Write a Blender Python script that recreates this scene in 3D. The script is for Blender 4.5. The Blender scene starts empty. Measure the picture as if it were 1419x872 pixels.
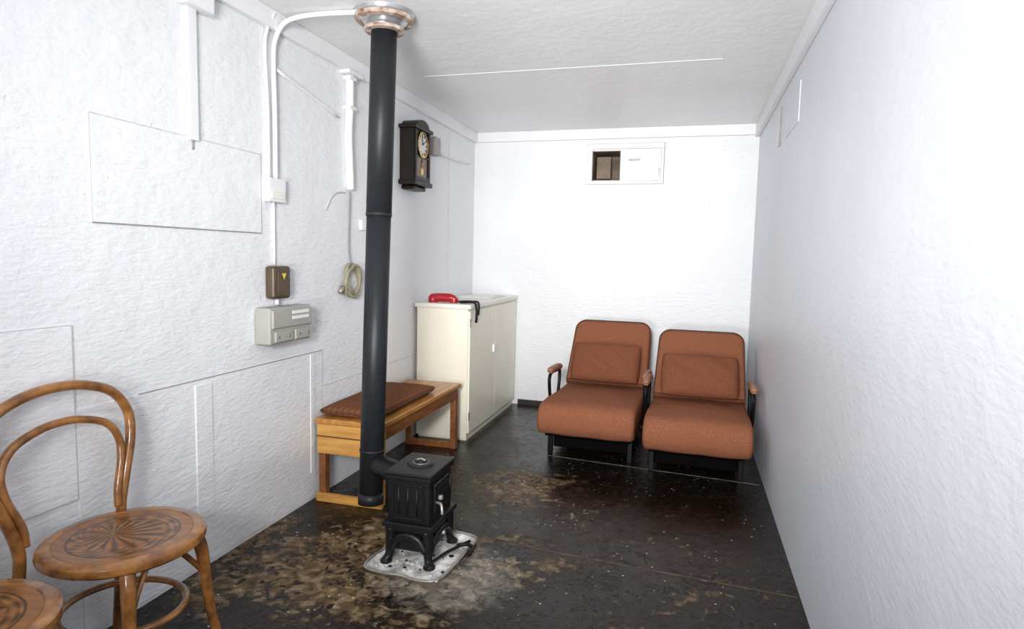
import bpy, bmesh, math, random
from mathutils import Vector, Matrix
random.seed(4)
S=bpy.context.scene
COL=S.collection
XL,XR,YB,H,YR=-1.893,.484,5.379,2.412,-1.3

# ------------------------------------------------------------ materials
def new_mat(name):
    m=bpy.data.materials.new(name); m.use_nodes=True
    nt=m.node_tree; b=nt.nodes['Principled BSDF']
    return m,nt,b
def N(nt,t,**k):
    n=nt.nodes.new(t)
    for a,v in k.items():
        if a in n.inputs: n.inputs[a].default_value=v
        else: setattr(n,a,v)
    return n
def ramp(nt,src,stops):
    r=nt.nodes.new('ShaderNodeValToRGB'); e=r.color_ramp.elements
    while len(e)<len(stops): e.new(.5)
    for i,(p,c) in enumerate(stops):
        e[i].position=p; e[i].color=c if len(c)==4 else (*c,1)
    nt.links.new(src,r.inputs[0]); return r
def mat(name,col,rough=.5,metal=0,var=.0,vscale=6,bump=0,bscale=40,spec=.5,stretch=(1,1,1),col2=None,coat=0):
    m,nt,b=new_mat(name); L=nt.links.new
    b.inputs['Roughness'].default_value=rough; b.inputs['Metallic'].default_value=metal
    b.inputs['Specular IOR Level'].default_value=spec
    b.inputs['Coat Weight'].default_value=coat
    tc=N(nt,'ShaderNodeTexCoord'); mp=N(nt,'ShaderNodeMapping'); mp.inputs['Scale'].default_value=stretch
    L(tc.outputs['Object'],mp.inputs[0])
    c2=col2 or tuple(max(0,c*(1-var)) for c in col)
    n=N(nt,'ShaderNodeTexNoise',Scale=vscale,Detail=6.,Roughness=.6); L(mp.outputs[0],n.inputs['Vector'])
    r=ramp(nt,n.outputs[0],[(.35,c2),(.65,col)]); L(r.outputs[0],b.inputs['Base Color'])
    if bump:
        n2=N(nt,'ShaderNodeTexNoise',Scale=bscale,Detail=4.); L(mp.outputs[0],n2.inputs['Vector'])
        bp=N(nt,'ShaderNodeBump',Strength=bump,Distance=.01); L(n2.outputs[0],bp.inputs['Height']); L(bp.outputs[0],b.inputs['Normal'])
    return m

def wall_mat(name,col,bs=.35,dark=.95,chips=.76,dist=.014):
    m,nt,b=new_mat(name); L=nt.links.new
    geo=N(nt,'ShaderNodeNewGeometry')
    n1=N(nt,'ShaderNodeTexNoise',Scale=1.3,Detail=5.); L(geo.outputs['Position'],n1.inputs['Vector'])
    r=ramp(nt,n1.outputs[0],[(.3,tuple(c*dark for c in col)),(.6,col)])
    n2=N(nt,'ShaderNodeTexNoise',Scale=7.,Detail=8.,Roughness=.65); L(geo.outputs['Position'],n2.inputs['Vector'])
    mp=N(nt,'ShaderNodeMapping'); mp.inputs['Scale'].default_value=(22,22,75); L(geo.outputs['Position'],mp.inputs[0])
    n3=N(nt,'ShaderNodeTexNoise',Scale=1.,Detail=4.); L(mp.outputs[0],n3.inputs['Vector'])
    v=N(nt,'ShaderNodeTexVoronoi',Scale=9.); L(geo.outputs['Position'],v.inputs['Vector'])
    pit=ramp(nt,v.outputs['Distance'],[(.03,(0,0,0)),(.07,(1,1,1))])
    a=N(nt,'ShaderNodeMath',operation='MULTIPLY'); a.inputs[1].default_value=.5; L(n3.outputs[0],a.inputs[0])
    s=N(nt,'ShaderNodeMath',operation='ADD'); L(n2.outputs[0],s.inputs[0]); L(a.outputs[0],s.inputs[1])
    p=N(nt,'ShaderNodeMath',operation='MULTIPLY_ADD'); L(pit.outputs[0],p.inputs[0]); p.inputs[1].default_value=.2; L(s.outputs[0],p.inputs[2])
    bp=N(nt,'ShaderNodeBump',Strength=bs,Distance=dist); L(p.outputs[0],bp.inputs['Height']); L(bp.outputs[0],b.inputs['Normal'])
    n4=N(nt,'ShaderNodeTexNoise',Scale=44.,Detail=3.); L(geo.outputs['Position'],n4.inputs['Vector'])
    ch=ramp(nt,n4.outputs[0],[(chips,(0,0,0)),(chips+.03,(1,1,1))])
    mx=N(nt,'ShaderNodeMix',data_type='RGBA'); L(ch.outputs[0],mx.inputs[0]); L(r.outputs[0],mx.inputs[6]); mx.inputs[7].default_value=(.5,.48,.46,1)
    L(mx.outputs[2],b.inputs['Base Color'])
    b.inputs['Roughness'].default_value=.42; b.inputs['Specular IOR Level'].default_value=.4
    return m
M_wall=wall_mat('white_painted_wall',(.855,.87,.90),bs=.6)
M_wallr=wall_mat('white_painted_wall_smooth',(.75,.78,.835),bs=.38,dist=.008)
M_ceil=wall_mat('white_painted_ceiling',(.87,.87,.875),bs=.4,chips=.735)
M_trim=mat('white_trim_paint',(.86,.87,.89),.4,var=.03,bump=.15,bscale=25)
M_seam=mat('grey_joint_shadow',(.33,.33,.35),.7,var=.3,vscale=12)
M_seam2=mat('pale_joint_shadow',(.66,.67,.70),.7,var=.2,vscale=9)

def floor_mat():
    m,nt,b=new_mat('worn_dark_floor'); L=nt.links.new
    geo=N(nt,'ShaderNodeNewGeometry'); P=geo.outputs['Position']
    def blob(pt,r0,r1):
        d=N(nt,'ShaderNodeVectorMath',operation='DISTANCE'); L(P,d.inputs[0]); d.inputs[1].default_value=pt
        mr=N(nt,'ShaderNodeMapRange'); L(d.outputs['Value'],mr.inputs[0]); mr.inputs[1].default_value=r0; mr.inputs[2].default_value=r1
        mr.inputs[3].default_value=1; mr.inputs[4].default_value=0; return mr.outputs[0]
    def mth(op,a,b_):
        n=N(nt,'ShaderNodeMath',operation=op)
        for i,x in enumerate((a,b_)):
            if isinstance(x,(int,float)): n.inputs[i].default_value=x
            else: L(x,n.inputs[i])
        return n.outputs[0]
    w=blob((-1.30,2.30,0),.2,.75)
    w=mth('MAXIMUM',w,mth('MULTIPLY',blob((-.80,2.5,0),.05,.5),.8))
    w=mth('MAXIMUM',w,mth('MULTIPLY',blob((-.88,3.35,0),.08,.5),1.0))
    w=mth('MAXIMUM',w,mth('MULTIPLY',blob((-1.72,2.3,0),.1,.8),.85))
    w=mth('MAXIMUM',w,mth('MULTIPLY',blob((-1.1,1.75,0),.1,.7),.5))
    w=mth('MAXIMUM',w,mth('MULTIPLY',blob((-.3,2.5,0),.0,.9),.3))
    w=mth('MAXIMUM',w,mth('MULTIPLY',blob((.48,2.5,0),.0,.4),.5))
    n=N(nt,'ShaderNodeTexNoise',Scale=3.2,Detail=12.,Roughness=.75,Distortion=.3); L(P,n.inputs['Vector'])
    n2=N(nt,'ShaderNodeTexNoise',Scale=20.,Detail=6.,Roughness=.6,Distortion=.8); L(P,n2.inputs['Vector'])
    t=mth('ADD',mth('MULTIPLY',n.outputs[0],.7),mth('MULTIPLY',n2.outputs[0],.3))
    t=mth('ADD',t,mth('MULTIPLY',w,.17))
    mk=ramp(nt,t,[(.588,(0,0,0)),(.64,(.6,.6,.6)),(.74,(1,1,1))])
    nd=N(nt,'ShaderNodeTexNoise',Scale=60.,Detail=5.); L(P,nd.inputs['Vector'])
    dark=ramp(nt,nd.outputs[0],[(.4,(.004,.0026,.002)),(.62,(.018,.011,.007))])
    tan=ramp(nt,n2.outputs[0],[(.32,(.055,.030,.012)),(.5,(.15,.092,.04)),(.68,(.31,.23,.14))])
    mx=N(nt,'ShaderNodeMix',data_type='RGBA'); L(mk.outputs[0],mx.inputs[0]); L(dark.outputs[0],mx.inputs[6]); L(tan.outputs[0],mx.inputs[7])
    v=N(nt,'ShaderNodeTexVoronoi',Scale=22.); v.feature='F1'
    nz=N(nt,'ShaderNodeTexNoise',Scale=11.,Detail=4.); L(P,nz.inputs['Vector'])
    va=N(nt,'ShaderNodeVectorMath',operation='MULTIPLY_ADD'); L(nz.outputs['Color'],va.inputs[0]); va.inputs[1].default_value=(.16,.16,.16); L(P,va.inputs[2]); L(va.outputs[0],v.inputs['Vector'])
    isl=ramp(nt,v.outputs['Distance'],[(.30,(1,1,1)),(.38,(0,0,0))])
    nn=N(nt,'ShaderNodeTexNoise',Scale=5.,Detail=2.); L(P,nn.inputs['Vector'])
    isk=ramp(nt,nn.outputs[0],[(.46,(0,0,0)),(.52,(1,1,1))])
    ik=mth('MULTIPLY',isl.outputs[0],isk.outputs[0])
    mx2=N(nt,'ShaderNodeMix',data_type='RGBA'); L(ik,mx2.inputs[0]); L(mx.outputs[2],mx2.inputs[6]); mx2.inputs[7].default_value=(.008,.006,.005,1)
    ash=mth('MULTIPLY',blob((-.92,2.34,0),.2,.45),mth('MULTIPLY',n2.outputs[0],n.outputs[0]))
    ar=ramp(nt,ash,[(.12,(0,0,0)),(.34,(.6,.6,.6))])
    mx3=N(nt,'ShaderNodeMix',data_type='RGBA'); L(ar.outputs[0],mx3.inputs[0]); L(mx2.outputs[2],mx3.inputs[6]); mx3.inputs[7].default_value=(.40,.36,.30,1)
    sp=N(nt,'ShaderNodeTexVoronoi',Scale=26.); L(P,sp.inputs['Vector'])
    sk=ramp(nt,sp.outputs['Distance'],[(.09,(1,1,1)),(.13,(0,0,0))])
    sn=N(nt,'ShaderNodeTexNoise',Scale=2.6,Detail=5.); L(P,sn.inputs['Vector'])
    sr=ramp(nt,sn.outputs[0],[(.47,(0,0,0)),(.56,(.9,.9,.9))])
    sm=mth('MULTIPLY',sk.outputs[0],sr.outputs[0])
    mx4=N(nt,'ShaderNodeMix',data_type='RGBA'); L(sm,mx4.inputs[0]); L(mx3.outputs[2],mx4.inputs[6]); mx4.inputs[7].default_value=(.6,.55,.48,1)
    L(mx4.outputs[2],b.inputs['Base Color'])
    rr=N(nt,'ShaderNodeMapRange'); L(t,rr.inputs[0]); rr.inputs[1].default_value=.45; rr.inputs[2].default_value=.72; rr.inputs[3].default_value=.09; rr.inputs[4].default_value=.6
    L(rr.outputs[0],b.inputs['Roughness'])
    bp=N(nt,'ShaderNodeBump',Strength=.7,Distance=.010); L(mth('ADD',t,mth('MULTIPLY',ik,.25)),bp.inputs['Height']); L(bp.outputs[0],b.inputs['Normal'])
    b.inputs['Specular IOR Level'].default_value=.26
    return m
M_floor=floor_mat()
M_wood=mat('orange_bench_wood',(.56,.27,.065),.35,col2=(.36,.14,.03),vscale=5,stretch=(6,1,6),bump=.08,coat=.2)
M_woodx=mat('orange_bench_wood_end',(.66,.36,.09),.35,col2=(.48,.22,.05),vscale=4,stretch=(1,6,8),bump=.08,coat=.2)
M_woodd=mat('shaded_bench_wood',(.28,.105,.03),.4,col2=(.15,.05,.015),vscale=5,stretch=(6,1,6),bump=.08)  # same bench wood, darkened to put the side's shade into its colour
M_bent=mat('honey_bentwood',(.40,.17,.042),.22,col2=(.12,.042,.011),vscale=6,stretch=(2,2,2),coat=.4)
M_blk=mat('black_cast_iron',(.006,.006,.007),.42,var=.3,bump=.25,bscale=60,spec=.35)
M_pipe=mat('black_flue_steel',(.016,.018,.022),.45,var=.3,vscale=3,spec=.3)
M_tube=mat('black_metal_tube',(.004,.004,.005),.4,spec=.2)
def fabric(name,c,c2,sc=220,b_=.25,stripes=None):
    m,nt,b=new_mat(name); L=nt.links.new
    tc=N(nt,'ShaderNodeTexCoord')
    n=N(nt,'ShaderNodeTexNoise',Scale=sc,Detail=2.); L(tc.outputs['Object'],n.inputs['Vector'])
    r=ramp(nt,n.outputs[0],[(.35,c2),(.65,c)])
    L(r.outputs[0],b.inputs['Base Color'])
    h=n.outputs[0]
    if stripes:
        w=N(nt,'ShaderNodeTexWave',Scale=stripes); w.bands_direction='X'; L(tc.outputs['Object'],w.inputs['Vector'])
        mx=N(nt,'ShaderNodeMix',data_type='RGBA'); mx.blend_type='MULTIPLY'; mx.inputs[0].default_value=.3
        L(r.outputs[0],mx.inputs[6]); L(w.outputs[0],mx.inputs[7]); L(mx.outputs[2],b.inputs['Base Color']); h=w.outputs[0]
    nb=N(nt,'ShaderNodeTexNoise',Scale=7.,Detail=3.); L(tc.outputs['Object'],nb.inputs['Vector'])
    ad=N(nt,'ShaderNodeMath',operation='MULTIPLY_ADD'); L(nb.outputs[0],ad.inputs[0]); ad.inputs[1].default_value=4.; L(h,ad.inputs[2])
    bp=N(nt,'ShaderNodeBump',Strength=b_,Distance=.008); L(ad.outputs[0],bp.inputs['Height']); L(bp.outputs[0],b.inputs['Normal'])
    b.inputs['Roughness'].default_value=.9; b.inputs['Specular IOR Level'].default_value=.1
    return m
M_fab=fabric('terracotta_fabric',(.33,.128,.068),(.19,.068,.036))
M_fab2=fabric('terracotta_pillow_fabric',(.26,.096,.052),(.15,.052,.028))
M_cord=fabric('brown_corduroy',(.25,.10,.045),(.15,.058,.026),stripes=9)
M_pip=mat('dark_piping',(.09,.03,.018),.8)
M_pad=mat('arm_pad_wood',(.38,.17,.10),.5,var=.3)
M_cream=mat('cream_paint',(.90,.86,.73),.35,col2=(.85,.80,.66),vscale=2,bump=.06)
M_creamtop=mat('cream_top',(.88,.85,.78),.35,var=.08)
M_chrome=mat('galvanised_collar',(.62,.62,.63),.3,metal=.9,var=.3)
M_rust=mat('rusty_sealant',(.22,.09,.04),.8,col2=(.62,.56,.5),vscale=22)
M_grey=mat('grey_plastic',(.40,.39,.36),.5,var=.1)
M_brown=mat('brown_bakelite',(.09,.06,.032),.35,var=.3)
M_yel=mat('yellow_label',(.8,.6,.08),.5)
M_white=mat('white_label',(.85,.85,.85),.5)
M_clock=mat('dark_walnut',(.016,.007,.005),.35,col2=(.007,.0035,.003),vscale=8,spec=.3)
M_dial=mat('clock_dial',(.85,.84,.80),.4)
M_brass=mat('brass',(.75,.5,.16),.25,metal=1)
M_glass=mat('dark_case_back',(.14,.08,.045),.2)
M_red=mat('red_plastic',(.40,.006,.012),.25,coat=.3)
M_cable=mat('khaki_cable',(.30,.27,.19),.5)
M_rubber=mat('black_rubber',(.008,.008,.008),.5,spec=.2)
M_void=mat('under_frame_shade_black',(.003,.003,.003),.8,spec=.05)  # near-black puts the dark void under the seats into the frame colour
M_hole=mat('brown_duct_interior',(.22,.15,.10),.6,col2=(.10,.07,.05),vscale=9)
M_ash=mat('ash_tray_dust',(.86,.84,.82),.7,col2=(.24,.22,.21),vscale=12,bump=.8,bscale=30)
M_steel=mat('worn_steel',(.42,.39,.36),.4,metal=.6,var=.5,vscale=14)

def seat_mat():
    m,nt,b=new_mat('embossed_plywood_seat'); L=nt.links.new
    tc=N(nt,'ShaderNodeTexCoord'); sx=N(nt,'ShaderNodeSeparateXYZ'); L(tc.outputs['Object'],sx.inputs[0])
    def mth(op,a,b_=0):
        n=N(nt,'ShaderNodeMath',operation=op)
        for i,x in enumerate((a,b_)):
            if isinstance(x,(int,float)): n.inputs[i].default_value=x
            else: L(x,n.inputs[i])
        return n.outputs[0]
    X,Y=sx.outputs[0],sx.outputs[1]
    Xo=mth('ADD',X,.045)
    ang=mth('ARCTAN2',Y,Xo); rad=mth('SQRT',mth('ADD',mth('MULTIPLY',X,X),mth('MULTIPLY',Y,Y)))
    rad2=mth('SQRT',mth('ADD',mth('MULTIPLY',Xo,Xo),mth('MULTIPLY',Y,Y)))
    pet=mth('SINE',mth('MULTIPLY',ang,20))
    lobe=mth('ABSOLUTE',mth('SINE',mth('MULTIPLY',ang,6)),0)
    outer=mth('LESS_THAN',rad,mth('ADD',mth('MULTIPLY',lobe,.028),.085))
    inv=mth('SUBTRACT',1.,outer)
    pet2=mth('SINE',mth('ADD',mth('MULTIPLY',ang,13),mth('MULTIPLY',rad2,120)))
    rings=mth('SINE',mth('MULTIPLY',rad2,170))
    mid=mth('MULTIPLY',inv,mth('LESS_THAN',rad,.145))
    edge=mth('MULTIPLY',mth('GREATER_THAN',rad,.143),mth('LESS_THAN',rad,.150))
    h=mth('ADD',mth('MULTIPLY',pet,outer),mth('MULTIPLY',mth('MULTIPLY',pet2,rings),mid))
    base=mth('MULTIPLY',mth('LESS_THAN',rad,.150),.4)
    h=mth('SUBTRACT',mth('SUBTRACT',h,mth('MULTIPLY',edge,1.5)),base)
    n=N(nt,'ShaderNodeTexNoise',Scale=9.,Detail=6.); mp=N(nt,'ShaderNodeMapping'); mp.inputs['Scale'].default_value=(1,6,1); L(tc.outputs['Object'],mp.inputs[0]); L(mp.outputs[0],n.inputs['Vector'])
    r=ramp(nt,n.outputs[0],[(.35,(.20,.07,.016)),(.65,(.36,.15,.036))])
    hm=N(nt,'ShaderNodeMapRange'); L(h,hm.inputs[0]); hm.inputs[1].default_value=-1.2; hm.inputs[2].default_value=.5; hm.inputs[3].default_value=.22; hm.inputs[4].default_value=1.05
    mx=N(nt,'ShaderNodeVectorMath',operation='SCALE'); L(r.outputs[0],mx.inputs[0]); L(hm.outputs[0],mx.inputs['Scale'])
    L(mx.outputs[0],b.inputs['Base Color'])
    bp=N(nt,'ShaderNodeBump',Strength=.5,Distance=.002); L(h,bp.inputs['Height']); L(bp.outputs[0],b.inputs['Normal'])
    b.inputs['Roughness'].default_value=.3; b.inputs['Coat Weight'].default_value=.3
    return m
M_seat=seat_mat()

# ------------------------------------------------------------ mesh helpers
def finish(name,me,m,parent=None,smooth=True,loc=(0,0,0),rot=(0,0,0)):
    o=bpy.data.objects.new(name,me); COL.objects.link(o)
    if m: me.materials.append(m)
    if smooth:
        for p in me.polygons: p.use_smooth=True
    o.location=loc; o.rotation_euler=rot
    if parent: o.parent=parent
    return o
def empty(name,loc=(0,0,0),rot=(0,0,0)):
    o=bpy.data.objects.new(name,None); COL.objects.link(o); o.location=loc; o.rotation_euler=rot; o.empty_display_size=.1
    return o
def box(name,x0,x1,y0,y1,z0,z1,m,parent=None,bev=0,seg=2,rot=(0,0,0)):
    bm=bmesh.new(); bmesh.ops.create_cube(bm,size=1)
    c=Vector(((x0+x1)/2,(y0+y1)/2,(z0+z1)/2))
    for v in bm.verts: v.co=Vector((v.co.x*(x1-x0),v.co.y*(y1-y0),v.co.z*(z1-z0)))
    if bev: bmesh.ops.bevel(bm,geom=bm.edges[:],offset=bev,segments=seg,profile=.5,affect='EDGES')
    me=bpy.data.meshes.new(name); bm.to_mesh(me); bm.free()
    o=finish(name,me,m,parent,bool(bev),c,rot)
    if bev:
        md=o.modifiers.new('wn','WEIGHTED_NORMAL'); md.keep_sharp=True
    return o
def multibox(name,bl,m,parent=None):
    bm=bmesh.new()
    for x0,x1,y0,y1,z0,z1 in bl:
        r=bmesh.ops.create_cube(bm,size=1)
        for v in r['verts']: v.co=Vector(((x0+x1)/2+v.co.x*(x1-x0),(y0+y1)/2+v.co.y*(y1-y0),(z0+z1)/2+v.co.z*(z1-z0)))
    me=bpy.data.meshes.new(name); bm.to_mesh(me); bm.free()
    return finish(name,me,m,parent,False)
def cr(pts,n,closed=False):
    P=[Vector(p) for p in pts]; out=[]; k=len(P)
    rng=range(k if closed else k-1)
    for i in rng:
        if closed: a,b,c,d=P[i-1],P[i],P[(i+1)%k],P[(i+2)%k]
        else: a,b,c,d=P[max(i-1,0)],P[i],P[i+1],P[min(i+2,k-1)]
        for j in range(n):
            t=j/n
            out.append(.5*((2*b)+(c-a)*t+(2*a-5*b+4*c-d)*t*t+(3*b-a-3*c+d)*t**3))
    if not closed: out.append(P[-1])
    return out
def tube(name,pts,r,m,parent=None,n=6,closed=False,sides=12,flat=1.0,loc=(0,0,0)):
    rad=r if isinstance(r,(list,tuple)) else None
    if n>0:
        path=cr(pts,n,closed)
        if rad: rad=[rad[min(int(i/n),len(rad)-1)]*(1-(i%n)/n)+rad[min(int(i/n)+1,len(rad)-1)]*((i%n)/n) for i in range(len(path))]
    else: path=[Vector(p) for p in pts]
    k=len(path); bm=bmesh.new(); rings=[]; prev=None
    for i,p in enumerate(path):
        if closed: t=(path[(i+1)%k]-path[i-1]).normalized()
        else: t=(path[min(i+1,k-1)]-path[max(i-1,0)]).normalized()
        if prev is None:
            u=t.cross(Vector((0,0,1)));
            if u.length<.1: u=t.cross(Vector((1,0,0)))
            u.normalize()
        else: u=(prev-t*prev.dot(t)).normalized()
        prev=u; w=t.cross(u); rr=rad[i] if rad else r
        rings.append([bm.verts.new(p+u*math.cos(2*math.pi*j/sides)*rr+w*math.sin(2*math.pi*j/sides)*rr*flat) for j in range(sides)])
    for i in range(k if closed else k-1):
        A,B=rings[i],rings[(i+1)%k]
        for j in range(sides): bm.faces.new((A[j],A[(j+1)%sides],B[(j+1)%sides],B[j]))
    if not closed: bm.faces.new(rings[0][::-1]); bm.faces.new(rings[-1])
    bmesh.ops.recalc_face_normals(bm,faces=bm.faces[:])
    me=bpy.data.meshes.new(name); bm.to_mesh(me); bm.free()
    return finish(name,me,m,parent,True,loc)
def lathe(name,prof,m,parent=None,loc=(0,0,0),rot=(0,0,0),seg=48,smooth=True):
    bm=bmesh.new(); rings=[]
    for r,z in prof:
        rings.append([bm.verts.new((r*math.cos(2*math.pi*j/seg),r*math.sin(2*math.pi*j/seg),z)) for j in range(seg)] if r>1e-5 else [bm.verts.new((0,0,z))])
    for A,B in zip(rings,rings[1:]):
        for j in range(seg):
            j2=(j+1)%seg
            if len(A)==1 and len(B)==1: continue
            if len(A)==1: bm.faces.new((A[0],B[j],B[j2]))
            elif len(B)==1: bm.faces.new((A[j],A[j2],B[0]))
            else: bm.faces.new((A[j],A[j2],B[j2],B[j]))
    bmesh.ops.recalc_face_normals(bm,faces=bm.faces[:])
    me=bpy.data.meshes.new(name); bm.to_mesh(me); bm.free()
    o=finish(name,me,m,parent,smooth,loc,rot)
    if smooth:
        md=o.modifiers.new('es','EDGE_SPLIT'); md.split_angle=math.radians(40)
    return o
def cushion(name,w,d,h,m,parent,loc,rot=(0,0,0),p=5,edge=.35,crown=.25,corner=4,wr=.004,seed=0,nx=28):
    bm=bmesh.new()
    rnd=random.Random(seed); ph=[rnd.uniform(0,6.28) for _ in range(8)]
    def pt(i,j,s):
        u=-1+2*i/nx; v=-1+2*j/nx
        def sq(a,b): return a*(1-.5*abs(b)**corner*(1/corner)*.35)
        x=sq(u,v)*w/2; y=sq(v,u)*d/2
        f=max(0,(1-abs(u)**p))*max(0,(1-abs(v)**p))
        t=edge+(1-edge)*f**.45
        t*=1-crown+crown*math.cos(u*1.3)*math.cos(v*1.3)
        wob=wr*(math.sin(u*5+ph[0]+v*2)*math.sin(v*4+ph[1])+.6*math.sin(u*9+v*7+ph[2]))*f
        return (x,y,s*(t*h/2)+wob)
    V=[[[bm.verts.new(pt(i,j,s)) for j in range(nx+1)] for i in range(nx+1)] for s in (1,-1)]
    for k in range(2):
        for i in range(nx):
            for j in range(nx):
                q=(V[k][i][j],V[k][i+1][j],V[k][i+1][j+1],V[k][i][j+1]); bm.faces.new(q if k==0 else q[::-1])
    bd=[(i,0) for i in range(nx)]+[(nx,j) for j in range(nx)]+[(i,nx) for i in range(nx,0,-1)]+[(0,j) for j in range(nx,0,-1)]
    for a,b in zip(bd,bd[1:]+bd[:1]):
        bm.faces.new((V[0][a[0]][a[1]],V[1][a[0]][a[1]],V[1][b[0]][b[1]],V[0][b[0]][b[1]]))
    bmesh.ops.recalc_face_normals(bm,faces=bm.faces[:])
    me=bpy.data.meshes.new(name); bm.to_mesh(me); bm.free()
    return finish(name,me,m,parent,True,loc,rot)
def extr(name,outline,x0,x1,m,parent,bev=.02,seg=4,loc=(0,0,0)):
    bm=bmesh.new()
    A=[bm.verts.new((x0,y,z)) for y,z in outline]; B=[bm.verts.new((x1,y,z)) for y,z in outline]
    n=len(A); bm.faces.new(A); bm.faces.new(B[::-1])
    for i in range(n): bm.faces.new((A[i],B[i],B[(i+1)%n],A[(i+1)%n]))
    bmesh.ops.recalc_face_normals(bm,faces=bm.faces[:])
    if bev:
        ed=[e for e in bm.edges if abs(e.verts[0].co.x-e.verts[1].co.x)<1e-6]
        bmesh.ops.bevel(bm,geom=ed,offset=bev,segments=seg,profile=.5,affect='EDGES')
    me=bpy.data.meshes.new(name); bm.to_mesh(me); bm.free()
    o=finish(name,me,m,parent,True,loc); o.modifiers.new('wn','WEIGHTED_NORMAL')
    return o
def seat_pad(name,w,sm,m,parent,nx=24,bulge=.014,side=.028):
    """upholstered pad: closed (y,z) profile swept over x with rounded, plump sides"""
    cy=sum(a for a,b in sm)/len(sm); cz=sum(b for a,b in sm)/len(sm)
    bm=bmesh.new(); rings=[]
    cols=[]
    for i in range(8):
        a=math.pi/2*i/7; cols.append((side*(1-math.cos(a)),side*(1-math.sin(a))))
    inner=[(side+(w-2*side)*k/nx,0) for k in range(1,nx)]
    allc=cols+inner+[(w-o,s) for o,s in reversed(cols)]
    for x,ins in allc:
        u=(x/w)*2-1; bl=bulge*(1-u*u)
        r=[]
        for a,b in sm:
            dy=a-cy; dz=b-cz
            ny=max(0,abs(dy)-ins)*(1 if dy>0 else -1); nz=max(0,abs(dz)-ins)*(1 if dz>0 else -1)
            zz=cz+nz+(bl if dz>0 else 0)+.002*math.sin(x*23+a*9)+.0015*math.sin(a*31+x*11)
            r.append(bm.verts.new((x,cy+ny,zz)))
        rings.append(r)
    k=len(sm)
    for A,B in zip(rings,rings[1:]):
        for j in range(k): bm.faces.new((A[j],B[j],B[(j+1)%k],A[(j+1)%k]))
    bm.faces.new(rings[0]); bm.faces.new(rings[-1][::-1])
    bmesh.ops.recalc_face_normals(bm,faces=bm.faces[:])
    me=bpy.data.meshes.new(name); bm.to_mesh(me); bm.free()
    return finish(name,me,m,parent,True)

# ------------------------------------------------------------ room
T=.1
box('floor',XL-T,XR+T,YR-T,YB+T+.3,-T,0,M_floor)
box('ceiling',XL-T,XR+T,YR-T,YB+T+.3,H,H+T,M_ceil)
box('wall_left',XL-T,XL,YR,YB+.3,0,H,M_wall)
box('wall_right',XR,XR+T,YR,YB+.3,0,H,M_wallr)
box('wall_rear',XL-T,XR+T,YR-T,YR,0,H,M_wall)
hx0,hx1,hz0,hz1=-.835,-.60,1.985,2.23
multibox('wall_back',[(XL-T,hx0,YB,YB+T,0,H),(hx1,XR+T,YB,YB+T,0,H),(hx0,hx1,YB,YB+T,0,hz0),(hx0,hx1,YB,YB+T,hz1,H)],M_wall)
box('trim_1',XL+.03,XR-.03,YB-.03,YB,H-.085,H,M_trim,bev=.004)
box('trim_2',XL,XL+.03,YR,YB,H-.085,H,M_trim,bev=.004)
extr('trim_3',[(YR,H-.1),(YB,H-.1),(YB,H),(YR,H)],XR-.035,XR,M_trim,None,bev=.004,seg=1)
box('trim_4',-1.62,.12,3.645,3.657,H-.002,H,M_ceil)
box('trim_5',XL+.03,XR-.04,1.9,1.915,H-.004,H,M_trim)
M_joint=mat('floor_joint',(.16,.095,.05),.7,var=.8,vscale=9)
box('floor_joint_strip',-.88,.48,2.64,2.648,0,.0012,M_joint,rot=(0,0,-.07))
M_joint2=mat('pale_floor_joint',(.3,.28,.25),.6,var=.8,vscale=14)
box('floor_joint_strip',-.86,.47,3.955,3.961,0,.0012,M_joint2,rot=(0,0,-.09))
M_base=mat('dark_base_paint',(.03,.022,.018),.5,var=.5,vscale=8)
box('baseboard_back',-1.44,XR,YB-.012,YB,0,.045,M_base)

wp=empty('wall_panelling')
def panel(name,y0,y1,z0,z1,t=.005,m=None):
    return box(name,XL-.001,XL+t,y0,y1,z0,z1,m or M_wall,wp,bev=.0015,seg=1)
def line(name,y0,y1,z0,z1,m=None,t=.0045): return box(name,XL-.001,XL+t,y0,y1,z0,z1,m or M_seam2,wp)  # thin grey strips carry the shadow of the board edges in their colour
panel('upper_board',1.615,2.455,1.405,1.755,.005)
line('upper_board_edge_bottom',1.615,2.455,1.401,1.405,M_seam)
line('upper_board_edge_top',1.615,2.455,1.755,1.758)
line('upper_board_edge_left',1.612,1.615,1.405,1.755)
line('upper_board_edge_right',2.455,2.458,1.405,1.755)
panel('dado_board',1.53,2.94,.015,.795,.004)
line('dado_edge_right',2.94,2.944,.30,.80,M_seam2)
panel('dado_board_far',2.945,4.1,.015,.60,.003)
line('dado_far_edge',2.945,4.1,.60,.603)
panel('low_left_board',.6,1.525,.50,1.07,.005)
line('low_left_edge_top',.6,1.525,1.07,1.073)
line('low_left_edge_side',1.525,1.528,.50,1.07)
line('low_left_edge_bottom',.6,1.525,.497,.50)
panel('batten',2.035,2.125,.21,.775,.009)
panel('batten_top',1.77,2.94,.795,.798,.006,M_seam)
panel('end_batten',2.83,2.87,.15,.79,.008)
line('far_seam',4.75,4.755,.9,2.3)

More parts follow.
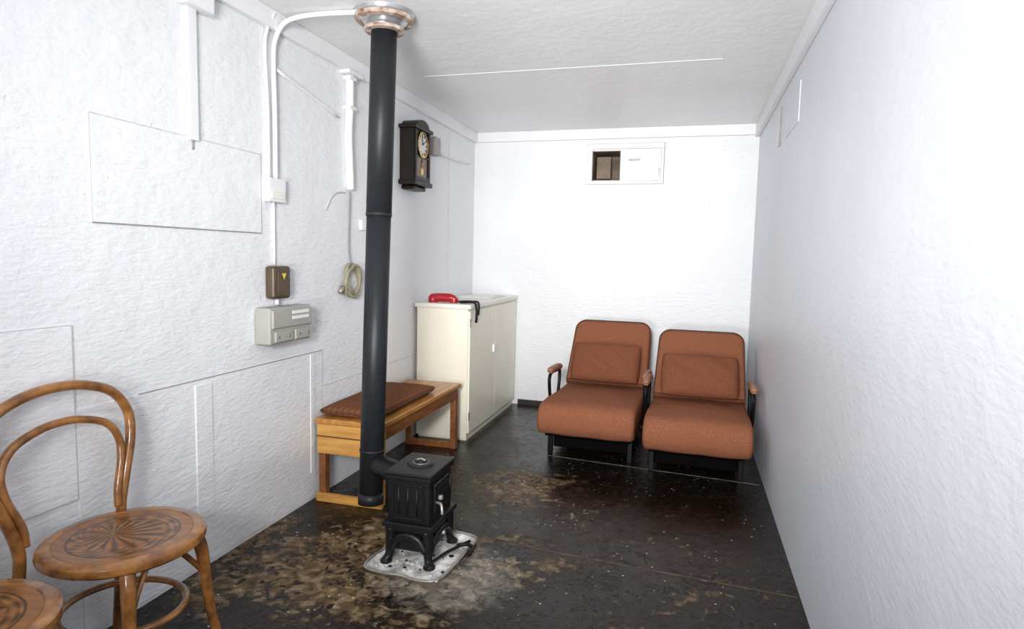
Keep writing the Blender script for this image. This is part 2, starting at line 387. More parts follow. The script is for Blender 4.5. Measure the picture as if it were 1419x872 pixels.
# ------------------------------------------------------------ back wall ventilation hatch
vh=empty('ventilation_hatch')
fx0,fx1,fz0,fz1=-.88,-.245,1.955,2.285
box('frame_shadow_top',fx0-.004,fx1+.004,YB-.008,YB,fz1,fz1+.004,M_seam,vh)  # grey strips put the frame's shadow into colour around the hatch
box('frame_shadow_bottom',fx0-.004,fx1+.004,YB-.008,YB,fz0-.004,fz0,M_seam2,vh)
box('frame_shadow_left',fx0-.004,fx0,YB-.008,YB,fz0,fz1,M_seam2,vh)
box('frame_shadow_right',fx1,fx1+.004,YB-.008,YB,fz0,fz1,M_seam,vh)
for nm,b in {'frame_top':(fx0,fx1,fz1-.04,fz1),'frame_bottom':(fx0,fx1,fz0,fz0+.022),'frame_left':(fx0,hx0,fz0+.022,fz1-.04),'frame_right':(fx1-.02,fx1,fz0+.022,fz1-.04)}.items():
    box(nm,b[0],b[1],YB-.022,YB,b[2],b[3],M_trim,vh,bev=.002)
box('sliding_door',hx1,fx1-.023,YB-.012,YB-.002,fz0+.025,fz1-.043,M_trim,vh,bev=.002)
box('door_rebate',hx1,fx1-.02,YB-.004,YB,fz0+.022,fz1-.04,M_seam2,vh)
multibox('duct_lining',[(hx0,hx0+.006,YB-.005,YB+.28,hz0,hz1),(hx1-.006,hx1,YB-.001,YB+.28,hz0,hz1),(hx0,hx1,YB-.005,YB+.28,hz0,hz0+.006),(hx0,hx1,YB-.005,YB+.28,hz1-.006,hz1),(hx0,hx1,YB+.28,YB+.286,hz0,hz1)],M_hole,vh)
box('duct_damper',hx0+.02,hx0+.14,YB+.12,YB+.125,hz0+.03,hz1-.03,mat('beige_damper',(.26,.19,.13),.6,var=.4),vh)
box('door_pull',-.53,-.44,YB-.024,YB-.012,2.145,2.157,M_steel,vh,bev=.003)
box('hinge',-.285,-.275,YB-.022,YB-.012,2.02,2.08,M_steel,vh,bev=.002)

sw=empty('wall_plate')
box('plate',XR-.010,XR,4.08,4.15,2.02,2.24,M_trim,sw,bev=.003)
box('plate_edge',XR-.011,XR,4.072,4.08,2.02,2.24,M_seam,sw)
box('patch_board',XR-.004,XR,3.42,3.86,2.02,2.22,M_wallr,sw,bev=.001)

# ------------------------------------------------------------ cupboard
cb=empty('cream_cupboard')
cx0,cx1,cy0,cy1=-1.87,-1.47,4.125,5.365
box('plinth',cx0+.01,cx1-.02,cy0+.02,cy1,0,.05,M_cream,cb)
box('carcass',cx0,cx1-.012,cy0+.004,cy1,.045,.95,M_cream,cb,bev=.004)
box('end_panel',cx0,cx1-.012,cy0,cy0+.006,.02,.95,M_cream,cb,bev=.002)
box('worktop',cx0-.015,cx1+.012,cy0-.015,cy1+.01,.95,.982,M_creamtop,cb,bev=.005)
box('door_near',cx1-.014,cx1+.002,cy0+.012,(cy0+cy1)/2-.002,.055,.935,M_cream,cb,bev=.003)
box('door_far',cx1-.014,cx1+.002,(cy0+cy1)/2+.002,cy1-.012,.055,.935,M_cream,cb,bev=.003)
box('door_gap_shadow',cx1-.013,cx1-.006,(cy0+cy1)/2-.004,(cy0+cy1)/2+.004,.055,.935,M_pad,cb)
box('door_handle',cx1+.002,cx1+.022,4.66,4.72,.57,.635,M_white,cb,bev=.006)
for i,z in enumerate((.15,.82)): box('hinge_%d'%i,cx1+.0,cx1+.006,cy0+.008,cy0+.02,z,z+.06,M_steel,cb)
tube('hanging_cord',[(-1.59,4.24,.994),(-1.56,4.20,.992),(-1.50,4.19,.995),(-1.462,4.20,.992),(-1.445,4.20,.95),(-1.446,4.205,.88),(-1.452,4.21,.85)],.009,M_rubber,cb,sides=8)
tube('hanging_cord_2',[(-1.59,4.25,.992),(-1.57,4.30,.992),(-1.50,4.30,.993),(-1.458,4.27,.99),(-1.444,4.25,.95),(-1.444,4.24,.90)],.007,M_rubber,cb,sides=8)
fo=empty('paper_folder')
box('cover',-1.80,-1.53,4.78,5.2,.983,.990,M_white,fo,bev=.002,rot=(0,0,.05))
box('sheets',-1.78,-1.56,4.82,5.12,.990,.996,M_creamtop,fo,bev=.002,rot=(0,0,-.06))
hs=empty('telephone_handset',(-1.71,4.23,.983),(0,0,.05))
tube('grip',[(-.09,0,.032),(-.05,0,.034),(.0,0,.035),(.05,0,.034),(.09,0,.028)],[.030,.034,.034,.033,.024],M_red,hs,sides=18,flat=.95)
lathe('earpiece',[(0,0.001),(.034,0.001),(.037,.012),(.034,.04),(.02,.055),(0,.058)],M_red,hs,(-.080,0,.0),seg=28)
lathe('mouthpiece',[(0,0.001),(.030,0.001),(.032,.01),(.028,.035),(0,.045)],M_red,hs,(.080,0,.0),seg=28)

# ------------------------------------------------------------ bench
bn=empty('wooden_bench')
bx0,bx1,by0,by1,bz=-1.872,-1.475,2.84,3.99,.45
box('top',bx0,bx1,by0,by1,bz-.028,bz,M_wood,bn,bev=.005)
for i,(lx,ly) in enumerate([(bx0+.012,by0+.02),(bx1-.052,by0+.02),(bx0+.012,by1-.07),(bx1-.052,by1-.07)]):
    box('leg_%d'%(i+1),lx,lx+.04,ly,ly+.045,0,bz-.028,M_woodd if i!=1 else M_wood,bn,bev=.004)
box('apron_near',bx0+.01,bx1-.008,by0+.008,by0+.03,bz-.19,bz-.03,M_woodx,bn,bev=.003)
box('apron_band',bx0+.01,bx1-.006,by0+.003,by0+.009,bz-.098,bz-.093,M_pip,bn)
box('apron_far',bx0+.02,bx1-.02,by1-.05,by1-.03,bz-.11,bz-.03,M_woodx,bn,bev=.003)
box('apron_side',bx1-.03,bx1-.014,by0+.03,by1-.03,bz-.10,bz-.028,M_woodd,bn,bev=.003)
box('apron_wall_side',bx0+.014,bx0+.03,by0+.03,by1-.03,bz-.10,bz-.028,M_woodd,bn,bev=.003)
box('runner_near',bx0+.01,bx1-.002,by0-.005,by0+.022,.0,.045,M_woodx,bn,bev=.004)
box('runner_far',bx0+.03,bx1-.02,by1-.06,by1-.035,.0,.045,M_woodd,bn,bev=.004)
bc=empty('bench_cushion')
cushion('pad',.34,.78,.055,M_cord,bc,(-1.695,3.27,bz+.028),p=8,edge=.55,crown=.1,wr=.003)
tube('piping',[(-1.865,2.89,bz+.03),(-1.70,2.883,bz+.03),(-1.53,2.89,bz+.03),(-1.523,3.27,bz+.03),(-1.53,3.65,bz+.03),(-1.70,3.657,bz+.03),(-1.862,3.65,bz+.03),(-1.867,3.27,bz+.03)],.005,M_pip,bc,closed=True,n=5,sides=8)

# ------------------------------------------------------------ stove + flue
st=empty('cast_iron_stove')
sx0,sx1,sy0,sy1=-1.19,-1.0,2.345,2.60
box('top_plate',sx0-.012,sx1+.012,sy0-.014,sy1+.012,.392,.408,M_blk,st,bev=.005)
scx,scy=(sx0+sx1)/2,(sy0+sy1)/2
lathe('hob_lid',[(0,.014),(.02,.014),(.024,.008),(.055,.008),(.06,.002),(.062,0)],M_blk,st,(scx,scy,.408),seg=40)
lathe('lid_ring',[(.034,.010),(.037,.010),(.037,.008),(.034,.008)],M_steel,st,(scx,scy,.408),seg=40)
tube('lid_lifter_slot',[(scx-.02,scy,.424),(scx,scy,.430),(scx+.02,scy,.424)],.004,M_steel,st,n=4,sides=8)
box('fire_box',sx0,sx1,sy0,sy1,.185,.392,M_blk,st,bev=.01,seg=3)
for nm,k in (('cornice_upper',(.372,.392,.008)),('waist_flange',(.168,.19,.02)),('waist_flange_lower',(.150,.168,.010))):
    box(nm,sx0-k[2],sx1+k[2],sy0-k[2],sy1+k[2],k[0],k[1],M_blk,st,bev=.004)
for i,(u0,u1,z0,z1) in enumerate([(.02,.165,.205,.212),(.02,.165,.35,.357),(.02,.027,.205,.357),(.158,.165,.205,.357)]):
    box('relief_%d'%i,sx0+u0,sx0+u1,sy0-.006,sy0+.002,z0,z1,M_blk,st,bev=.002,seg=1)
for i in range(3):
    tube('rib_%d'%i,[(sx0+.05+.042*i,sy0-.001,.225),(sx0+.05+.042*i,sy0-.001,.34)],.004,M_blk,st,n=0,sides=8)
box('fire_door',sx1-.002,sx1+.012,sy0+.04,sy1-.05,.225,.355,M_blk,st,bev=.006)
box('door_window_bar_1',sx1+.01,sx1+.018,sy0+.065,sy1-.075,.30,.306,M_blk,st)
box('door_window_bar_2',sx1+.01,sx1+.018,sy0+.065,sy1-.075,.33,.336,M_blk,st)
tube('door_hinge',[(sx1+.01,sy1-.05,.24),(sx1+.01,sy1-.05,.345)],.007,M_blk,st,n=0)
tube('door_latch',[(sx1+.01,sy0+.05,.275),(sx1+.035,sy0+.04,.275),(sx1+.045,sy0+.03,.255),(sx1+.047,sy0+.028,.235)],.006,M_steel,st,n=4,sides=8)
lathe('latch_knob',[(0,-.012),(.01,-.008),(.012,0),(.01,.008),(0,.012)],M_steel,st,(sx1+.03,sy0+.05,.30),seg=16)
box('ash_box',sx0+.012,sx1-.012,sy0+.02,sy1-.02,.055,.155,M_blk,st,bev=.006)
box('ash_door',sx1-.014,sx1+.002,sy0+.07,sy1-.07,.07,.14,M_blk,st,bev=.004)
tube('ash_door_knob',[(sx1+.0,scy,.11),(sx1+.022,scy,.11)],.009,M_steel,st,n=0)
for i,(a,b) in enumerate([(-1,-1),(1,-1),(-1,1),(1,1)]):
    X=scx+a*.082; Y=scy+b*.115
    tube('leg_%d'%(i+1),[(X,Y,.16),(X+a*.002,Y+b*.002,.10),(X+a*.008,Y+b*.008,.04),(X+a*.018,Y+b*.018,.014)],[.030,.027,.019,.021],M_blk,st,n=5,sides=4)
    lathe('foot_%d'%(i+1),[(0,0),(.026,0),(.026,.008),(.016,.018),(0,.018)],M_blk,st,(X+a*.018,Y+b*.018,.008),seg=16)
def arch(name,p0,p1,z,r=.016):
    a,b=Vector(p0),Vector(p1)
    tube(name,[a+Vector((0,0,z-.06)),a.lerp(b,.2)+Vector((0,0,z-.012)),a.lerp(b,.5)+Vector((0,0,z+.004)),a.lerp(b,.8)+Vector((0,0,z-.012)),b+Vector((0,0,z-.06))],r,M_blk,st,n=5,sides=8)
arch('skirt_near',(scx-.08,sy0,0),(scx+.08,sy0,0),.130)
arch('skirt_far',(scx-.08,sy1,0),(scx+.08,sy1,0),.130)
arch('skirt_side',(sx1,sy0+.01,0),(sx1,sy1-.01,0),.120)
arch('skirt_wall_side',(sx0,sy0+.01,0),(sx0,sy1-.01,0),.120)
tube('flue_spigot',[(sx0+.01,2.50,.335),(sx0-.06,2.525,.335),(sx0-.13,2.565,.335),(-1.36,2.585,.335)],.05,M_blk,st,n=4,sides=20)

fl=empty('stove_flue_pipe')
px0,py0,px1,py1=-1.41,2.60,-1.392,2.685
def pp(z): t=(z-.14)/(H-.14); return (px0+(px1-px0)*t,py0+(py1-py0)*t,z)
tube('lower_pipe',[pp(.16),pp(1.52)],.0565,M_pipe,fl,n=0,sides=32)
tube('upper_pipe',[pp(1.50),pp(H)],.0590,M_pipe,fl,n=0,sides=32)
tube('joint_band',[pp(1.495),pp(1.51)],.0605,M_pipe,fl,n=0,sides=32)
tube('bottom_cap',[pp(.14),pp(.19)],.060,M_pipe,fl,n=0,sides=32)
tube('tee_collar',[pp(.39),pp(.40)],.0595,M_pipe,fl,n=0,sides=32)
lathe('ceiling_collar',[(.06,-.075),(.085,-.075),(.09,-.065),(.078,-.05),(.10,-.04),(.125,-.028),(.135,-.012),(.14,0)],M_chrome,fl,(px1,py1,H),seg=40)
lathe('rusty_seal',[(.06,-.083),(.088,-.081),(.094,-.07),(.062,-.07)],M_rust,fl,(px1,py1,H+.0),seg=40)
lathe('seal_ring',[(.105,-.040),(.13,-.036),(.138,-.022),(.115,-.02)],M_rust,fl,(px1,py1,H),seg=40)

# hearth tray : crumpled sheet metal
ht=empty('hearth_tray',(-1.07,2.45,0),(0,0,-.06))
bm=bmesh.new(); nx,ny=30,36; hwx,hwy=.175,.225
V=[]
for i in range(nx+1):
    row=[]
    for j in range(ny+1):
        u=-1+2*i/nx; v=-1+2*j/ny
        x=u*hwx*(1-.05*abs(v)**4); y=v*hwy*(1-.05*abs(u)**4)
        e=max(abs(u),abs(v)); z=.004+(.014*max(0,(e-.86)/.14)**1.5 if e>.86 else 0)+.0015*math.sin(x*70+1)*math.sin(y*60)
        row.append(bm.verts.new((x+.003*math.sin(y*50),y+.003*math.sin(x*60),z+(.003*math.sin(7*u+5*v) if e>.9 else 0)+.003)))
    V.append(row)
for i in range(nx):
    for j in range(ny): bm.faces.new((V[i][j],V[i+1][j],V[i+1][j+1],V[i][j+1]))
me=bpy.data.meshes.new('tray_sheet'); bm.to_mesh(me); bm.free()
o=finish('tray_sheet',me,M_ash,ht); md=o.modifiers.new('sol','SOLIDIFY'); md.thickness=.004
rim=[]
for k in range(40):
    a=2*math.pi*k/40; c,s=math.cos(a),math.sin(a)
    q=(abs(c)**10+abs(s)**10)**-.1
    rim.append((c*q*hwx*1.01+.002*math.sin(k*2.1),s*q*hwy*1.01+.002*math.sin(k*1.7),.021+.003*math.sin(k*1.1)))
tube('rim',rim,.006,M_steel,ht,closed=True,n=2,sides=8)
for i in range(44):
    x=random.uniform(-.15,.15); y=random.uniform(-.19,.19); q=random.uniform(.6,1.8)
    lathe('cinder_%d'%i,[(0,0),(.006*q,0),(.008*q,.003),(.004*q,.007),(0,.008)],M_ash if i%3 else M_blk,ht,(x,y,.006),seg=6)
po=empty('fire_poker')
tube('poker_shaft',[(-1.0,2.30,.03),(-.96,2.45,.033),(-.90,2.58,.035)],.007,M_rubber,po,n=2,sides=8)
tube('poker_hook',[(-.94,2.52,.035),(-.90,2.54,.038),(-.865,2.52,.035),(-.86,2.46,.035)],.009,M_rubber,po,n=4,sides=8)

# ------------------------------------------------------------ folding armchairs
def armchair(loc,rz,seed,leandeg=38,bzz=.37,dp=.90,L=.56):
    o=empty('folding_armchair',loc,(0,0,rz))
    w=.622; s=dp-.90
    prof=[(0.03,.188),(-.012,.222),(-.028,.278),(-.016,.338),(.025,.374),(.11,.386),(.35,.380),(.6+s/2,.365),(.93+s,.352),(.96+s,.33),(.96+s,.25),(.93+s,.205),(.5,.19),(.15,.18)]
    sm=[(p.y,p.z) for p in cr([(0,a,b) for a,b in prof],5,True)]
    seat_pad('seat_cushion',w,sm,M_fab,o)
    bk=empty('back_frame',(w/2,dp,bzz),(0,0,0)); bk.parent=o
    bm=bmesh.new()
    hw=.310; rr=.085
    pts=[(-hw+.0,0),(hw-.0,0)]
    for k in range(9):
        a=math.pi/2*k/8; pts.append((hw-.008-rr+rr*math.cos(a),L-rr+rr*math.sin(a)))
    for k in range(9):
        a=math.pi/2+math.pi/2*k/8; pts.append((-hw+.008+rr+rr*math.cos(a),L-rr+rr*math.sin(a)))
    th=.135
    A=[bm.verts.new((x,th/2,z)) for x,z in pts]; B=[bm.verts.new((x,-th/2,z)) for x,z in pts]
    bm.faces.new(A); bm.faces.new(B[::-1])
    for i in range(len(A)): bm.faces.new((A[i],B[i],B[(i+1)%len(A)],A[(i+1)%len(A)]))
    bmesh.ops.recalc_face_normals(bm,faces=bm.faces[:])
    ed=[e for e in bm.edges if abs(e.verts[0].co.y-e.verts[1].co.y)<1e-6]
    bmesh.ops.bevel(bm,geom=ed,offset=.04,segments=5,profile=.5,affect='EDGES')
    me=bpy.data.meshes.new('back_cushion'); bm.to_mesh(me); bm.free()
    lean=math.radians(-leandeg)
    b=finish('back_cushion',me,M_fab,bk,True,(0,0,0),(lean,0,0)); b.modifiers.new('wn','WEIGHTED_NORMAL')
    pp_=[(x*.975,-th/2+.012,z*.985+.004) for x,z in pts]
    t=tube('back_piping',pp_,.005,M_pip,bk,n=0,closed=True,sides=8); t.rotation_euler=(lean,0,0)
    cushion('lumbar_pillow',.51,.31,.17,M_fab2,bk,(0,-.085,.190),(math.radians(90)+lean+.10,0,.03*(-1)**seed),p=2.6,edge=.10,crown=.25,wr=.010,seed=seed)
    for k,x in enumerate((.045,w-.045)):
        box('side_rail_%d'%k,x-.014,x+.014,.10,1.12+s,.155,.187,M_void,o,bev=.004)
        box('front_leg_%d'%k,x-.016,x+.016,.20,.235,0,.18,M_tube,o,bev=.004)
        tube('back_strut_%d'%k,[(x,1.10+s,.18),(x,1.14+s,.42),(x,1.22+s,.66)],.012,M_tube,o,n=3,sides=8)
        tube('rear_leg_%d'%k,[(x,.98+s,.18),(x,1.08+s,.04)],.014,M_tube,o,n=0,sides=10)
        lathe('caster_%d'%k,[(0,-.013),(.022,-.013),(.025,0),(.022,.013),(0,.013)],M_white,o,(x,1.09+s,.026),(0,math.radians(90),0),seg=20)
    box('front_rail',.045,w-.045,.205,.23,.155,.18,M_void,o,bev=.004)
    box('rear_rail',.045,w-.045,.98+s,1.01+s,.155,.18,M_void,o,bev=.004)
    box('slat_base',.03,w-.03,.10,.96+s,.155,.195,M_void,o,bev=.01)
    box('under_frame_shade_block',.05,w-.05,.28,.95+s,.03,.155,M_void,o,bev=.01)  # box added so the space under the seat looks dark
    q=s*.4
    for k,(x,s_) in enumerate(((-.020,-1),(w+.018,1))):
        tube('arm_tube_%d'%k,[(x-s_*.05,.5+q,.175),(x-s_*.008,.50+q,.20),(x,.46+q,.30),(x,.41+q,.44),(x,.42+q,.49),(x,.48+q,.508),(x,.62+q,.50),(x,.72+q,.49),(x,.74+q,.45),(x,.72+q,.36),(x,.66+q,.26),(x,.6+q,.20),(x-s_*.05,.6+q,.175)],.012,M_tube,o,n=5,sides=10)
        tube('arm_pad_%d'%k,[(x,.42+q,.522),(x,.44+q,.53),(x,.60+q,.526),(x,.73+q,.512),(x,.745+q,.508)],[.014,.024,.024,.024,.014],M_pad,o,n=4,sides=14)
    return o
armchair((-.902,3.85,0),-.02,1,38.5,.360,.90,.555)
armchair((-.226,3.73,0),-.02,2,40,.355,.76,.55)

# ------------------------------------------------------------ bentwood chairs
def bentwood(loc,rz):
    o=empty('bentwood_chair',loc,(0,0,rz))
    R=.222
    lathe('seat_ring',[(R-.05,.432),(R-.012,.43),(R-.002,.438),(R,.448),(R-.003,.459),(R-.012,.465),(R-.036,.466),(R-.042,.461),(R-.05,.46)],M_bent,o,seg=64)
    lathe('seat_panel',[(0,-.004),(.06,-.002),(.12,0),(R-.04,.002),(R-.036,-.008),(0,-.010)],M_seat,o,(0,0,.462),seg=64)
    def sym(h): return h+[(x,-y,z) for x,y,z in h[-2::-1]]
    outer=sym([(-.245,-.19,0),(-.215,-.178,.2),(-.192,-.170,.40),(-.192,-.174,.48),(-.20,-.204,.58),(-.215,-.240,.68),(-.228,-.245,.765),(-.238,-.195,.842),(-.243,-.10,.882),(-.245,0,.893)])
    tube('back_hoop_and_rear_legs',outer,[.0165]*4+[.016]*6+[.016]*9,M_bent,o,n=7,sides=14)
    inner=sym([(-.185,-.155,.47),(-.19,-.160,.53),(-.205,-.190,.62),(-.215,-.192,.69),(-.222,-.152,.748),(-.228,-.07,.779),(-.230,0,.786)])
    tube('inner_hoop',inner,.0125,M_bent,o,n=7,sides=12)
    for k,s in enumerate((-1,1)):
        tube('front_leg_%d'%k,[(.135,s*.125,.435),(.15,s*.138,.38),(.158,s*.146,.28),(.168,s*.158,.15),(.195,s*.182,0)],[.021,.02,.0175,.015,.0125],M_bent,o,n=5,sides=14)
        tube('leg_brace_%d'%k,[(.155,s*.142,.30),(.14,s*.09,.37),(.13,s*.04,.43)],.009,M_bent,o,n=5,sides=8)
    tube('stretcher_ring',[(.175*math.cos(a*math.pi/8)-.012,.16*math.sin(a*math.pi/8),.235) for a in range(16)],.0105,M_bent,o,n=3,closed=True,sides=10)
    return o
bentwood((-1.595,1.43,0),0.03)
bentwood((-1.575,.94,0),0.0)

# ------------------------------------------------------------ wall clock
ck=empty('pendulum_wall_clock')
ky0,ky1,kz0,kz1=3.86,4.13,1.81,2.16
kd=XL+.105
box('case',XL,kd,ky0+.01,ky1-.01,kz0,kz1,M_clock,ck,bev=.004)
box('base_moulding',XL,kd+.02,ky0-.012,ky1+.012,kz0-.02,kz0+.012,M_clock,ck,bev=.006)
box('base_drop',XL,kd-.01,ky0+.03,ky1-.03,kz0-.05,kz0-.02,M_clock,ck,bev=.012)
box('cornice',XL,kd+.022,ky0-.015,ky1+.015,kz1-.004,kz1+.022,M_clock,ck,bev=.006)
bm=bmesh.new(); pr=[]
for k in range(13):
    a=math.pi*k/12; pr.append((-(.10)*math.cos(a),.05*math.sin(a)))
A=[bm.verts.new((XL,(ky0+ky1)/2+y,kz1+.018+z)) for y,z in pr]; B=[bm.verts.new((kd+.012,(ky0+ky1)/2+y,kz1+.018+z)) for y,z in pr]
bm.faces.new(A);bm.faces.new(B[::-1])
for i in range(len(A)): bm.faces.new((A[i],B[i],B[(i+1)%len(A)],A[(i+1)%len(A)]))
bmesh.ops.recalc_face_normals(bm,faces=bm.faces[:]); me=bpy.data.meshes.new('crest'); bm.to_mesh(me); bm.free(); finish('crest',me,M_clock,ck,False)
ymid=(ky0+ky1)/2
box('door_frame_l',kd,kd+.012,ky0+.012,ky0+.04,kz0+.012,kz1-.006,M_clock,ck,bev=.004)
box('door_frame_r',kd,kd+.012,ky1-.04,ky1-.012,kz0+.012,kz1-.006,M_clock,ck,bev=.004)
box('door_frame_b',kd,kd+.012,ky0+.03,ky1-.03,kz0+.012,kz0+.04,M_clock,ck,bev=.004)
box('door_frame_m',kd,kd+.008,ky0+.03,ky1-.03,kz0+.165,kz0+.18,M_clock,ck,bev=.003)
box('case_back_panel',kd-.001,kd+.002,ky0+.04,ky1-.04,kz0+.04,kz0+.165,M_glass,ck)
lathe('dial_bezel',[(.078,0),(.086,.004),(.086,.012),(.078,.014)],M_brass,ck,(kd,ymid,kz1-.095),(0,math.radians(90),0),seg=40)
lathe('dial',[(0,.004),(.079,.004),(.079,.0)],M_dial,ck,(kd,ymid,kz1-.095),(0,math.radians(90),0),seg=40)
for k in range(12):
    a=k*math.pi/6
    box('numeral_%d'%k,kd+.004,kd+.006,ymid+.064*math.sin(a)-.004,ymid+.064*math.sin(a)+.004,kz1-.095+.064*math.cos(a)-.008,kz1-.095+.064*math.cos(a)+.008,M_rubber,ck,rot=(-a,0,0))
tube('hour_hand',[(kd+.007,ymid,kz1-.095),(kd+.007,ymid+.03,kz1-.075)],.003,M_rubber,ck,n=0,sides=6)
tube('minute_hand',[(kd+.008,ymid,kz1-.095),(kd+.008,ymid-.01,kz1-.04)],.0025,M_rubber,ck,n=0,sides=6)
tube('pendulum_rod',[(kd+.005,ymid,kz0+.16),(kd+.005,ymid,kz0+.09)],.003,M_brass,ck,n=0,sides=6)
lathe('pendulum_bob',[(0,.006),(.02,.004),(.027,0),(0,0)],M_brass,ck,(kd+.003,ymid,kz0+.08),(0,math.radians(90),0),seg=24)

jb=empty('junction_box')
box('box_body',XL,XL+.06,4.34,4.44,2.06,2.19,M_grey,jb,bev=.006)
tube('outlet_conduit',[(XL+.012,4.44,2.10),(XL+.012,4.9,2.10),(XL+.012,5.2,2.12)],.008,M_trim,jb,n=2,sides=8)

# ------------------------------------------------------------ left wall services
du=empty('cable_trunking')
box('trunk',XL,XL+.018,2.028,2.075,1.745,2.26,M_trim,du,bev=.004)
box('trunk_head',XL,XL+.05,1.99,2.14,2.24,2.32,M_trim,du,bev=.01)
tube('drop_tail',[(XL+.008,2.05,1.745),(XL+.008,2.05,1.71)],.004,M_seam,du,n=0,sides=6)
co=empty('electrical_conduit')
tube('main_conduit',[(XL+.016,2.545,1.66),(XL+.016,2.545,1.95),(XL+.016,2.54,2.20),(XL+.025,2.545,2.29),(XL+.06,2.56,2.36),(XL+.13,2.575,2.388),(XL+.25,2.585,2.396),(XL+.40,2.60,2.396)],.011,M_trim,co,n=6)
tube('second_conduit',[(XL+.012,2.50,1.66),(XL+.012,2.50,1.95),(XL+.012,2.485,2.22),(XL+.015,2.50,2.32),(XL+.03,2.53,2.395)],.008,M_trim,co,n=6)
box('conduit_box',XL,XL+.035,2.475,2.60,1.55,1.66,M_trim,co,bev=.006)
box('conduit_box_cover',XL+.034,XL+.039,2.49,2.585,1.565,1.60,M_creamtop,co,bev=.002)
tube('feed_cable',[(XL+.008,2.54,1.55),(XL+.008,2.54,1.40),(XL+.008,2.54,1.26)],.006,M_trim,co,n=3,sides=8)
tube('branch_conduit',[(XL+.01,2.56,2.16),(XL+.01,2.85,2.11),(XL+.01,3.10,2.06)],.007,M_trim,co,n=3,sides=8)
wp2=empty('white_drain_pipe')
tube('pipe',[(XL+.022,3.20,2.33),(XL+.022,3.20,2.15),(XL+.022,3.185,1.98),(XL+.022,3.195,1.82),(XL+.022,3.205,1.68)],.022,M_trim,wp2,n=6,sides=16)
for i,z in enumerate((2.28,2.12)): box('clip_%d'%i,XL,XL+.046,3.165,3.235,z,z+.02,M_trim,wp2,bev=.003)
box('top_bracket',XL,XL+.06,3.13,3.28,2.305,2.325,M_trim,wp2,bev=.004)
cc=empty('coiled_cable')
tube('drop',[(XL+.02,3.20,1.67),(XL+.014,3.205,1.5),(XL+.014,3.20,1.35),(XL+.02,3.22,1.24)],.005,M_seam,cc,n=5,sides=8)
coil=[]
for k in range(60):
    a=k*2*math.pi/12; rr=.074+.012*math.sin(k*.7)
    coil.append((XL+.026+.010*math.sin(k*.9),3.225+rr*math.sin(a),1.165+rr*1.15*math.cos(a)))
tube('coil',coil,.009,M_cable,cc,n=3,sides=8)
tube('tail',[coil[-1],(XL+.02,3.15,1.13),(XL+.02,3.11,1.12)],.008,M_cable,cc,n=4,sides=8)
tube('plug',[(XL+.022,3.12,1.135),(XL+.022,3.095,1.10)],.014,M_steel,cc,n=0,sides=10)
tube('stray_wire',[(XL+.006,2.98,1.55),(XL+.006,3.03,1.62),(XL+.006,3.10,1.655),(XL+.006,3.17,1.66)],.004,M_seam2,cc,n=4,sides=6)
box('hook',XL,XL+.03,3.215,3.235,1.235,1.25,M_steel,cc)
sk=empty('wall_socket')
box('socket_plate',XL,XL+.02,3.34,3.40,1.46,1.52,M_trim,sk,bev=.004)

bb=empty('bakelite_switch_box')
box('housing',XL,XL+.055,2.475,2.605,1.10,1.255,M_brown,bb,bev=.016,seg=3)
box('front_panel',XL+.054,XL+.058,2.50,2.585,1.125,1.235,M_brown,bb,bev=.001)
bm=bmesh.new(); v=[bm.verts.new(p) for p in ((XL+.0595,2.525,1.22),(XL+.0595,2.56,1.22),(XL+.0595,2.5425,1.19))]; bm.faces.new(v)
me=bpy.data.meshes.new('warning_triangle'); bm.to_mesh(me); bm.free(); finish('warning_triangle',me,M_yel,bb,False)
tube('stub_cable',[(XL+.02,2.54,1.10),(XL+.02,2.54,1.07)],.01,M_trim,bb,n=0,sides=8)
em=empty('electricity_meter_box')
ex=XL+.085
box('meter_body',XL,ex,2.40,2.72,.895,1.065,M_grey,em,bev=.01,seg=3)
box('meter_cover',ex-.004,ex+.012,2.41,2.71,.97,1.055,M_grey,em,bev=.005)
box('label_1',ex+.011,ex+.014,2.55,2.68,1.03,1.045,M_white,em)
box('label_2',ex+.011,ex+.014,2.55,2.68,1.005,1.02,M_white,em)
box('terminal_cover_1',ex-.002,ex+.01,2.43,2.56,.905,.955,M_grey,em,bev=.004)
box('terminal_cover_2',ex-.002,ex+.01,2.58,2.70,.905,.955,M_grey,em,bev=.004)
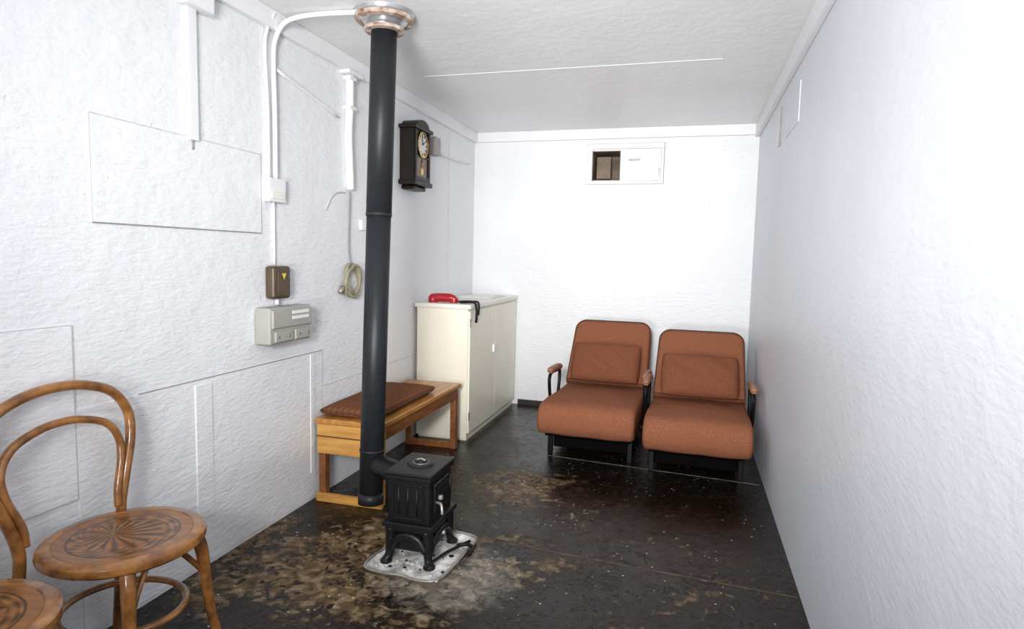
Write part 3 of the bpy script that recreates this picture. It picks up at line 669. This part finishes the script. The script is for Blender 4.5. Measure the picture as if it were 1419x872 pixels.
for i,y in enumerate((2.45,2.53,2.61,2.68)): lathe('screw_%d'%i,[(0,.004),(.006,.003),(.007,0)],M_steel,em,(ex+.01,y,.93),(0,math.radians(90),0),seg=12)

# ------------------------------------------------------------ lights
def area(name,loc,target,sx,sy,power,col=(1,1,1),spread=180):
    l=bpy.data.lights.new(name,'AREA'); l.shape='RECTANGLE'; l.size=sx; l.size_y=sy; l.energy=power; l.color=col; l.spread=math.radians(spread)
    o=bpy.data.objects.new(name,l); COL.objects.link(o); o.location=loc
    o.rotation_euler=(Vector(target)-Vector(loc)).to_track_quat('-Z','Y').to_euler(); return o
area('flash_softbox',(-.25,-.9,1.7),(-.8,4.5,1.2),.8,.6,24,(1,.995,.99))
area('added_far_fill',(-.2,-.9,1.75),(-.75,5.4,1.3),.4,.35,28,(1,.99,.97),70)  # added unseen lamp, narrow beam to brighten the far end
area('added_ceiling_uplight',(-.6,-.9,.9),(-.65,3.9,2.35),.5,.4,19,(1,.99,.97),75)  # added unseen uplight to brighten the far ceiling
area('added_overhead_fill',(-.6,.7,2.38),(-.6,.9,0),1.0,1.4,5.5,(.90,.94,1))  # added overhead fill, out of view, evens out the light
w=bpy.data.worlds.new('world'); S.world=w; w.use_nodes=True
w.node_tree.nodes['Background'].inputs[0].default_value=(.8,.85,1,1); w.node_tree.nodes['Background'].inputs[1].default_value=.3

# ------------------------------------------------------------ camera
p,y,r=.0912,.2744,.0232
F=Vector((-math.sin(y)*math.cos(p),math.cos(y)*math.cos(p),-math.sin(p)))
R=Vector((math.cos(y),math.sin(y),0)); U=R.cross(F)
R2=R*math.cos(r)+U*math.sin(r); U2=-R*math.sin(r)+U*math.cos(r)
cd=bpy.data.cameras.new('camera'); cam=bpy.data.objects.new('camera',cd); COL.objects.link(cam)
Mx=Matrix((R2,U2,-F)).transposed().to_4x4(); Mx.translation=Vector((0,0,1.32)); cam.matrix_world=Mx
cd.sensor_width=36; cd.lens=866.3/1419*36; cd.clip_start=.02
S.camera=cam
S.view_settings.view_transform='Standard'
